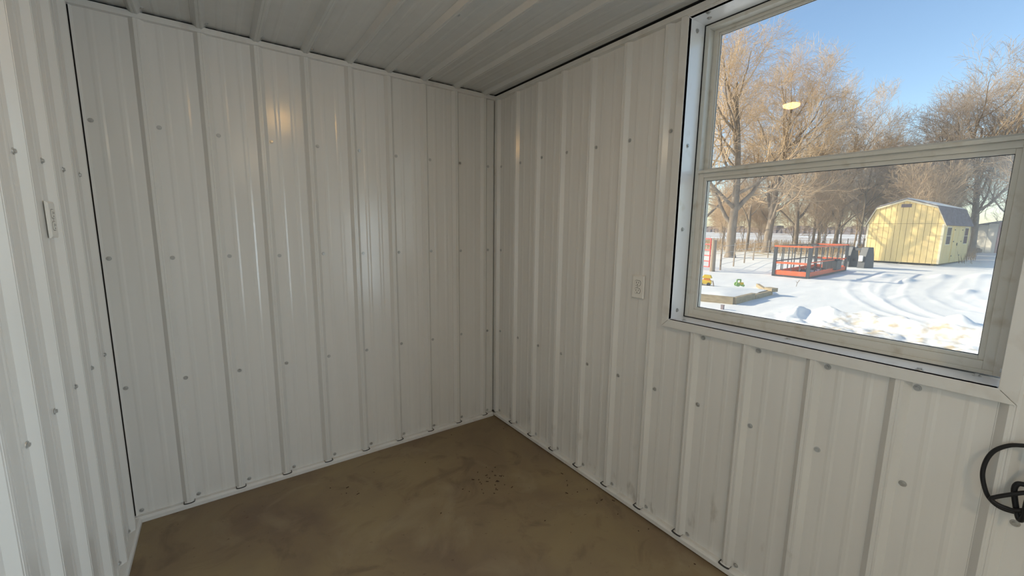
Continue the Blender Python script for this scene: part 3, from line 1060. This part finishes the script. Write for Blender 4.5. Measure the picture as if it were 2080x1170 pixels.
# ---- timber framed bed with toys
M['timber'] = material('weathered_timber', (0.42, 0.33, 0.20), 0.85, noise=(8, (0.26, 0.20, 0.12), 0.4, 0.65, (1, 1, 4)))
tb = empty('timber_bed', (8.13, 2.08, G), 0)
tag(tb, 'snow filled bed edged with weathered timbers', 'planter')


def plank(p, q, z0, z1, t_):
    p, q = Vector(p), Vector(q)
    mb = MB()
    mb.bar((p.x, p.y, (z0 + z1) / 2), (q.x, q.y, (z0 + z1) / 2), t_, z1 - z0)
    return mb


# front timber runs out of view to the left, right-hand timbers lead away
plank((0, 0, 0), (-0.9, 2.6, 0), -.03, 0.175, .09).build('timber', M['timber'], tb)
plank((0.03, -0.01, 0), (1.2, 0.08, 0), -.03, 0.165, .09).build('timber', M['timber'], tb)
plank((1.25, 0.085, 0), (2.42, 0.17, 0), -.05, 0.12, .09).build('timber', M['timber'], tb)
plank((2.30, 0.20, 0), (2.50, 0.13, 0), .10, 0.20, .24).build('timber_end', M['timber'], tb)
plank((2.45, 0.2, 0), (3.9, 1.15, 0), -.05, 0.09, .09).build('timber', M['timber'], tb)
# snow filling
sx = np.linspace(0, 1, 26)
mb = MB()
vv = []
for i, a in enumerate(sx):
    for j, b in enumerate(sx):
        x = 0.03 + a * 2.35 - b * 0.9
        y = 0.05 + a * 0.17 + b * 2.6
        e = min(a, b, 1 - a, 1 - b)
        z = 0.135 + 0.05 * min(1, e * 6) + 0.03 * math.sin(7 * a + 3 * b) * math.cos(9 * b) * min(1, e * 6) - (0.1 if a > .98 else 0)
        vv.append((x, y, z))
ff = [(i * 26 + j, (i + 1) * 26 + j, (i + 1) * 26 + j + 1, i * 26 + j + 1) for i in range(25) for j in range(25)]
mb.add(vv, ff).build('snow_fill', M['snow_clean'], tb, smooth=True)

M['yellow'] = material('yellow_plastic', (0.85, 0.55, 0.02), 0.4)
M['orange_toy'] = material('orange_plastic', (0.85, 0.28, 0.02), 0.4)
M['green_toy'] = material('green_plastic', (0.22, 0.40, 0.10), 0.5)
toy = empty('toy_truck', (9.55, 3.58, G + 0.17), 0.4)
tag(toy, 'yellow and orange plastic toy truck on the snowy bed', 'toy')
MB().prism([(-.16, .05), (.18, .05), (.18, .15), (.10, .17), (-.16, .15)], lambda a, b, d: (d, a, b), -.10, .10).build('truck_body', M['yellow'], toy, bevel=.01)
MB().prism([(-.14, .15), (.06, .15), (.03, .22), (-.10, .22)], lambda a, b, d: (d, a, b), -.08, .08).build('cab', M['orange_toy'], toy, bevel=.01)
MB().prism([(-.17, .22), (.10, .22), (.04, .31), (-.13, .30)], lambda a, b, d: (d, a, b), -.10, .10).build('dump_bed', M['yellow'], toy, bevel=.01)
for x in (-.11, .11):
    for y in (-.10, .11):
        MB().cyl((x - .02, y, .05), (x + .02, y, .05), .05, n=16).build('wheel', M['black'], toy)
toy2 = empty('toy_tractor', (10.95, 3.28, G + 0.08), 0.8)
tag(toy2, 'small green and yellow toy tractor right of the yellow toy truck', 'toy')
MB().box(-.05, .05, -.10, .02, .05, .12).build('hood', M['yellow'], toy2, bevel=.01)
MB().bar((0, .08, .05), (0, .08, .20), .03).bar((0, .08, .20), (0, -.03, .20), .03).bar((0, -.02, .1), (0, -.02, .2), .03).build('roll_frame', M['green_toy'], toy2)
for x in (-.07, .07):
    MB().cyl((x - .02, .07, .06), (x + .02, .07, .06), .06, n=16).build('wheel', M['green_toy'], toy2)
    MB().cyl((x - .015, -.08, .035), (x + .015, -.08, .035), .035, n=14).build('wheel', M['green_toy'], toy2)
M['bark'] = material('grey_bark', (0.20, 0.155, 0.115), 0.9, noise=(5, (0.32, 0.26, 0.20), 0.4, 0.7, (1, 1, .3)))
st = MB()
st.tube([(9.35, 3.22, G + .18), (9.36, 3.24, G + .26), (9.42, 3.30, G + .34)], .018, 6)
st = st.build('wooden_stake', M['bark'])
tag(st, 'short dark bent stick poking out of the snowy bed', 'stick')
pg = MB()
pg.box(7.29, 7.335, 1.88, 1.94, G - .05, G + .09).box(7.285, 7.34, 1.875, 1.945, G + .09, G + .10)
pg = pg.build('marker_peg', M['vent'])
tag(pg, 'small grey square peg in the snow before the timber bed', 'peg')
tg = MB().tube([(13.30, 2.62, G - .02), (13.31, 2.60, G + .10), (13.33, 2.55, G + .20)], .008, 5).tube([(13.31, 2.60, G + .10), (13.30, 2.64, G + .15)], .006, 5).build('dead_weed', M['bark'])
tag(tg, 'single dry weed stem in the snow in front of the cage', 'weed')

# ---- red gate, fence post, wire fence
M['red'] = material('red_gate_paint', (0.72, 0.06, 0.05), 0.5)
M['post_wood'] = material('grey_post_wood', (0.34, 0.27, 0.20), 0.9, noise=(6, (0.22, 0.17, 0.12), 0.4, 0.7, (1, 1, .2)))
fp = MB().cyl((0, 0, -.2), (0, 0, 1.33), .105, .095, 12).build('gate_post', M['post_wood'])
fp.location = (15.35, 6.50, G)
tag(fp, 'thick round wooden gate post left of the cage', 'post')
gt = empty('red_gate', (15.40, 6.68, G), 0)
tag(gt, 'red tubular farm gate hung on the wooden post', 'gate')
gd = Vector((0.25, 0.97, 0)).normalized()
for z in (0.18, 0.42, 0.66, 0.90, 1.14, 1.38):
    MB().cyl((gd * 0).to_tuple()[:2] + (z,), (gd * 3).to_tuple()[:2] + (z,), .025, n=8).build('rail', M['red'], gt)
for k in (0, 1.0, 2.0, 3.0):
    p = gd * k
    MB().cyl((p.x, p.y, .16), (p.x, p.y, 1.40), .025, n=8).build('upright', M['red'], gt)
for z in (.66, 1.14):
    MB().bar((0, -.08, z), (0, 0, z), .03).build('hinge', M['dark_steel'], gt)

wf = empty('wire_fence', (0, 0, 0))
tag(wf, 'low wire fence on thin posts in front of the trees', 'fence')
fpts = [(16.2, 6.6), (24.0, 8.7), (30, 9.6), (38, 9.2), (46, 8.0)]
posts = []
for (ax, ay), (bx_, by) in zip(fpts, fpts[1:]):
    n = max(2, int(math.hypot(bx_ - ax, by - ay) / 2.4))
    posts += [(ax + (bx_ - ax) * k / n, ay + (by - ay) * k / n) for k in range(n)]
for x, y in posts:
    MB().box(x - .025, x + .025, y - .025, y + .025, gz(x, y) - .2, gz(x, y) + 1.15).build('fence_post', M['post_wood'], wf)
for h in (0.25, 0.5, 0.75, 1.05):
    MB().tube([(x, y - .03, gz(x, y) + h) for x, y in posts], .008, 4).build('wire', M['outer'], wf)

# ---- barn far right
M['barn'] = material('pale_barn_steel', (0.85, 0.80, 0.70), 0.6)
M['barn_red'] = material('faded_red_steel', (0.42, 0.20, 0.18), 0.7)
bn = empty('metal_barn', (55, 1.4, gz(55, 2)), -0.06)
tag(bn, 'long pale metal barn behind the shed at the far right', 'barn')
MB().box(0, 12, -6, 2.4, -0.3, 0.05).build('footing', M['vent'], bn)
for k in range(14):
    y = 2.4 - k * 0.6
    MB().box(-0.06 if y > 0.8 - .3 else -0.10, 0.02, y - .58, y, 0.0, 2.35 + (2.4 - y) * 0.22).build('wall_panel', M['barn'] if y > 0.8 else M['barn_red'], bn)
MB().prism([(2.7, 2.24), (-6.2, 4.25), (-6.2, 4.36), (2.7, 2.36)], lambda a, b, d: (d, a, b), -0.5, 12).build('roof', M['shingle'], bn)
MB().box(0.03, 12, -6, 2.38, 0, 2.3).build('barn_body', M['barn'], bn)
MB().box(-2.4, -0.3, 1.3, 2.0, -.2, .30).box(-2.1, -.6, 1.4, 1.9, .30, .42).build('lean_to_stack', M['post_wood'], bn)


# ---- trees
def build_segs(name, segs, sides, mat):
    """segs: array (N, 8) = p0 xyz, p1 xyz, r0, r1 -> one mesh of prisms"""
    A = np.array(segs, dtype=np.float64)
    p0, p1, r0, r1 = A[:, 0:3], A[:, 3:6], A[:, 6], A[:, 7]
    d = p1 - p0
    d /= np.linalg.norm(d, axis=1, keepdims=True) + 1e-9
    ref = np.where(np.abs(d[:, 2:3]) < 0.9, np.array([[0, 0, 1.0]]), np.array([[1.0, 0, 0]]))
    s = np.cross(d, ref)
    s /= np.linalg.norm(s, axis=1, keepdims=True)
    u = np.cross(s, d)
    n = sides
    an = 2 * PI * np.arange(n) / n
    ring = s[:, None, :] * np.cos(an)[None, :, None] + u[:, None, :] * np.sin(an)[None, :, None]
    V = np.concatenate([p0[:, None] + ring * r0[:, None, None], p1[:, None] + ring * r1[:, None, None]], 1).reshape(-1, 3)
    N = len(A)
    k = np.arange(n)
    q = np.stack([k, (k + 1) % n, (k + 1) % n + n, k + n], -1)
    F = (np.arange(N)[:, None, None] * 2 * n + q[None]).reshape(-1, 4).astype(np.int32)
    me = bpy.data.meshes.new(name)
    fast_mesh(me, V, F, True)
    me.materials.append(mat)
    return me


def grow_tree(seed, H, r0, fork, spread, counts, lens, lean=(0, 0), upw=0.25, droop=0.0):
    """returns segments of trunk+limbs and of branches+twigs"""
    R = random.Random(seed)
    big, small = [], []

    def rv():
        return Vector((R.gauss(0, 1), R.gauss(0, 1), R.gauss(0, 1))).normalized()

    def limb(p, d, L, r, lvl):
        ns = (7, 6, 4, 3, 2)[lvl]
        rr = r
        pts = [(p.copy(), d.copy(), r)]
        for i in range(ns):
            wob = (0.08, 0.22, 0.28, 0.30, 0.3)[lvl]
            d = (d + rv() * wob + Vector((0, 0, upw * (0.4 if lvl < 2 else 0.25) - droop * (lvl >= 3)))).normalized()
            q = p + d * (L / ns)
            r2_ = r * (1 - 0.78 * (i + 1) / ns) if lvl else r * (1 - 0.72 * (i + 1) / ns)
            r2_ = max(r2_, 0.006)
            (big if lvl < 2 else small).append((*p, *q, rr, r2_))
            p, rr = q, r2_
            pts.append((p.copy(), d.copy(), rr))
        if lvl < len(counts):
            c = counts[lvl]
            for k in range(c):
                f = (fork if lvl == 0 else 0.22) + (1 - (fork if lvl == 0 else 0.22)) * (k + R.random()) / c
                x = f * ns
                i = min(int(x), ns - 1)
                a, b = pts[i], pts[i + 1]
                t = x - i
                pp = a[0].lerp(b[0], t)
                dd = a[1]
                side = rv()
                side = (side - dd * side.dot(dd)).normalized()
                ang = R.uniform(0.5, 1.0) * spread
                nd = (dd * math.cos(ang) + side * math.sin(ang)).normalized()
                if lvl == 0:
                    nd.z = max(nd.z, 0.1)
                    nd.normalize()
                pr = a[2] * (1 - t) + b[2] * t
                limb(pp, nd, H * lens[lvl] * R.uniform(.7, 1.15) * (1.15 - 0.45 * f), max(pr * R.uniform(.45, .7), 0.008), lvl + 1)
    # flared foot
    big.append((0, 0, -0.3, 0, 0, 0.35, r0 * 1.75, r0 * 1.12))
    limb(Vector((0, 0, 0.35)), Vector((lean[0], lean[1], 1)).normalized(), H * 0.86, r0 * 1.12, 0)
    return big, small


M['twig'] = material('sunlit_tan_twigs', (0.58, 0.43, 0.28), 0.9)  # sunlit, overexposed tone put into the base colour
M['twig_grey'] = material('grey_twigs', (0.42, 0.34, 0.27), 0.9)
PROTO = {}


def proto(key, seed, H, r0, fork, spread, counts, lens, mat, **kw):
    b, s = grow_tree(seed, H, r0, fork, spread, counts, lens, **kw)
    PROTO[key] = (build_segs('trunk', b, 8, M['bark']), build_segs('branches', s, 3, mat))


proto('big', 11, 14, 0.30, 0.14, 1.0, (14, 8, 7, 7), (.44, .25, .14, .075), M['twig'], droop=0.06)
proto('big2', 23, 14, 0.20, 0.12, 0.9, (14, 8, 7, 6), (.40, .22, .13, .07), M['twig'])
proto('round', 37, 12, 0.20, 0.22, 0.95, (14, 8, 7, 6), (.44, .24, .14, .075), M['twig_grey'], upw=.3)
proto('tall', 41, 12, 0.12, 0.16, 0.75, (13, 7, 6, 5), (.34, .19, .12, .07), M['twig_grey'])
proto('thin', 53, 9, 0.07, 0.10, 0.75, (13, 7, 6, 4), (.34, .19, .12, .07), M['twig_grey'])
proto('bush', 67, 4.2, 0.035, 0.04, 0.9, (12, 8, 6, 4), (.6, .3, .2, .1), M['twig'])


def tree(key, x, y, label, scale=1.0, rz=0.0, name='bare_tree', group=None, sz=None):
    o = empty(name, (x, y, gz(x, y)), rz)
    o.scale = (scale, scale, sz or scale)
    tag(o, label, 'bush' if key == 'bush' else 'tree', group)
    t_, b_ = PROTO[key]
    inst('trunk', t_, o, (0, 0, 0))
    c = inst('branches', b_, o, (0, 0, 0))
    c['kind'] = 'stuff'
    return o


tree('big', 25.34, 10.73, 'largest bare tree with a flared grey trunk behind the gate post', 0.86, 0.3)
tree('big2', 31.5, 16.6, 'tall bare tree cut off by the left edge of the window glass', 0.98, 1.0)
tree('big', 34.0, 12.2, 'bare spreading tree above the left end of the steel cage', 0.88, 2.2)
tree('big2', 38.5, 11.8, 'bare twiggy tree behind the reflected lamp spot', 0.86, 3.9)
tree('big2', 43.4, 10.43, 'bare tree whose crown ends left of the open sky gap', 0.82, 0.5)
tree('round', 54.8, 10.6, 'smaller distant bare tree at the foot of the open sky gap', 0.86, 0.0)
tree('round', 39.9, 3.20, 'broad bare tree rising directly behind the shed roof', 0.88, 2.0)
tree('round', 44.0, 2.2, 'bare tree behind the right end of the shed roof', 0.88, 4.0)
tree('big2', 39.2, 0.0, 'leaning bare tree above the metal barn at the right window edge', 0.74, 5.2)
tree('round', 47.0, -3.5, 'bare tree hidden mostly by the right window frame', 0.88, 1.2)
R4 = random.Random(77)
# the belt of slimmer trees between and beyond the large ones
belt = [(36.0, 14.6), (41, 15.0), (44.5, 14.2), (40.5, 11.2), (46, 12.6), (48.2, 11.4), (43, 8.6), (50, 9.8), (46.5, 7.6), (53.5, 9.2), (49.0, 6.8), (57, 8.0), (51, 5.2), (60, 6.6), (47.5, 4.4), (54, 3.6), (45.5, 0.9), (50.5, 1.4), (58, 12.8), (62, 10.2), (55, 14.8), (66, 9.0)]
sides = ['tall', 'tall', 'thin']
for k, (x, y) in enumerate(belt):
    ry = math.atan2(y + 2.6, x + 1.71)
    tree(sides[k % 3], x, y, 'slim bare tree in the belt of trees behind the yard', R4.uniform(.75, 1.0), R4.uniform(0, 6.28), name='slim_tree', group='slim trees in the belt behind the yard')
for k in range(26):
    x = R4.uniform(36, 58)
    y = -2.6 + (x + 1.7) * R4.uniform(0.13, 0.52)
    tree('bush', x, y, 'bare bush among the trees behind the wire fence', R4.uniform(.7, 1.15), R4.uniform(0, 6.28), name='bare_bush', group='bare bushes behind the wire fence')

# dry grass and brush at the edge of the trees
gr = []
R5 = random.Random(8)
for _ in range(5200):
    x = R5.uniform(33, 60)
    y = -2.6 + (x + 1.7) * R5.uniform(0.10, 0.56)
    z = gz(x, y) if _ % 8 == 0 else G + 0.05 * max(0, (x - 30) / 30)
    h = R5.uniform(.25, .85)
    a = R5.uniform(-.25, .25)
    gr.append((x, y, z - .1, x + a * h, y + R5.uniform(-.25, .25) * h, z + h, .014, .006))
bo = bpy.data.objects.new('dry_grass', build_segs('dry_grass', gr, 3, material('dry_grass', (0.36, 0.25, 0.14), 0.95)))
COL.objects.link(bo)
tag(bo, 'brown dry grass and brush at the foot of the trees', 'grass', kind='stuff')

# far hedgerow on the horizon
hv = MB()
R6 = random.Random(3)
for k in range(120):
    y = -60 + k * 2.6
    h = R6.uniform(1.6, 4.2)
    hv.cyl((300, y, 0), (300, y, 1.2 + h), R6.uniform(4, 5), R6.uniform(2, 3.4), 7)
ho = hv.build('distant_woods', material('distant_wood', (0.16, 0.14, 0.15), 1.0))
tag(ho, 'thin dark line of distant woods on the horizon', 'woods', kind='stuff')
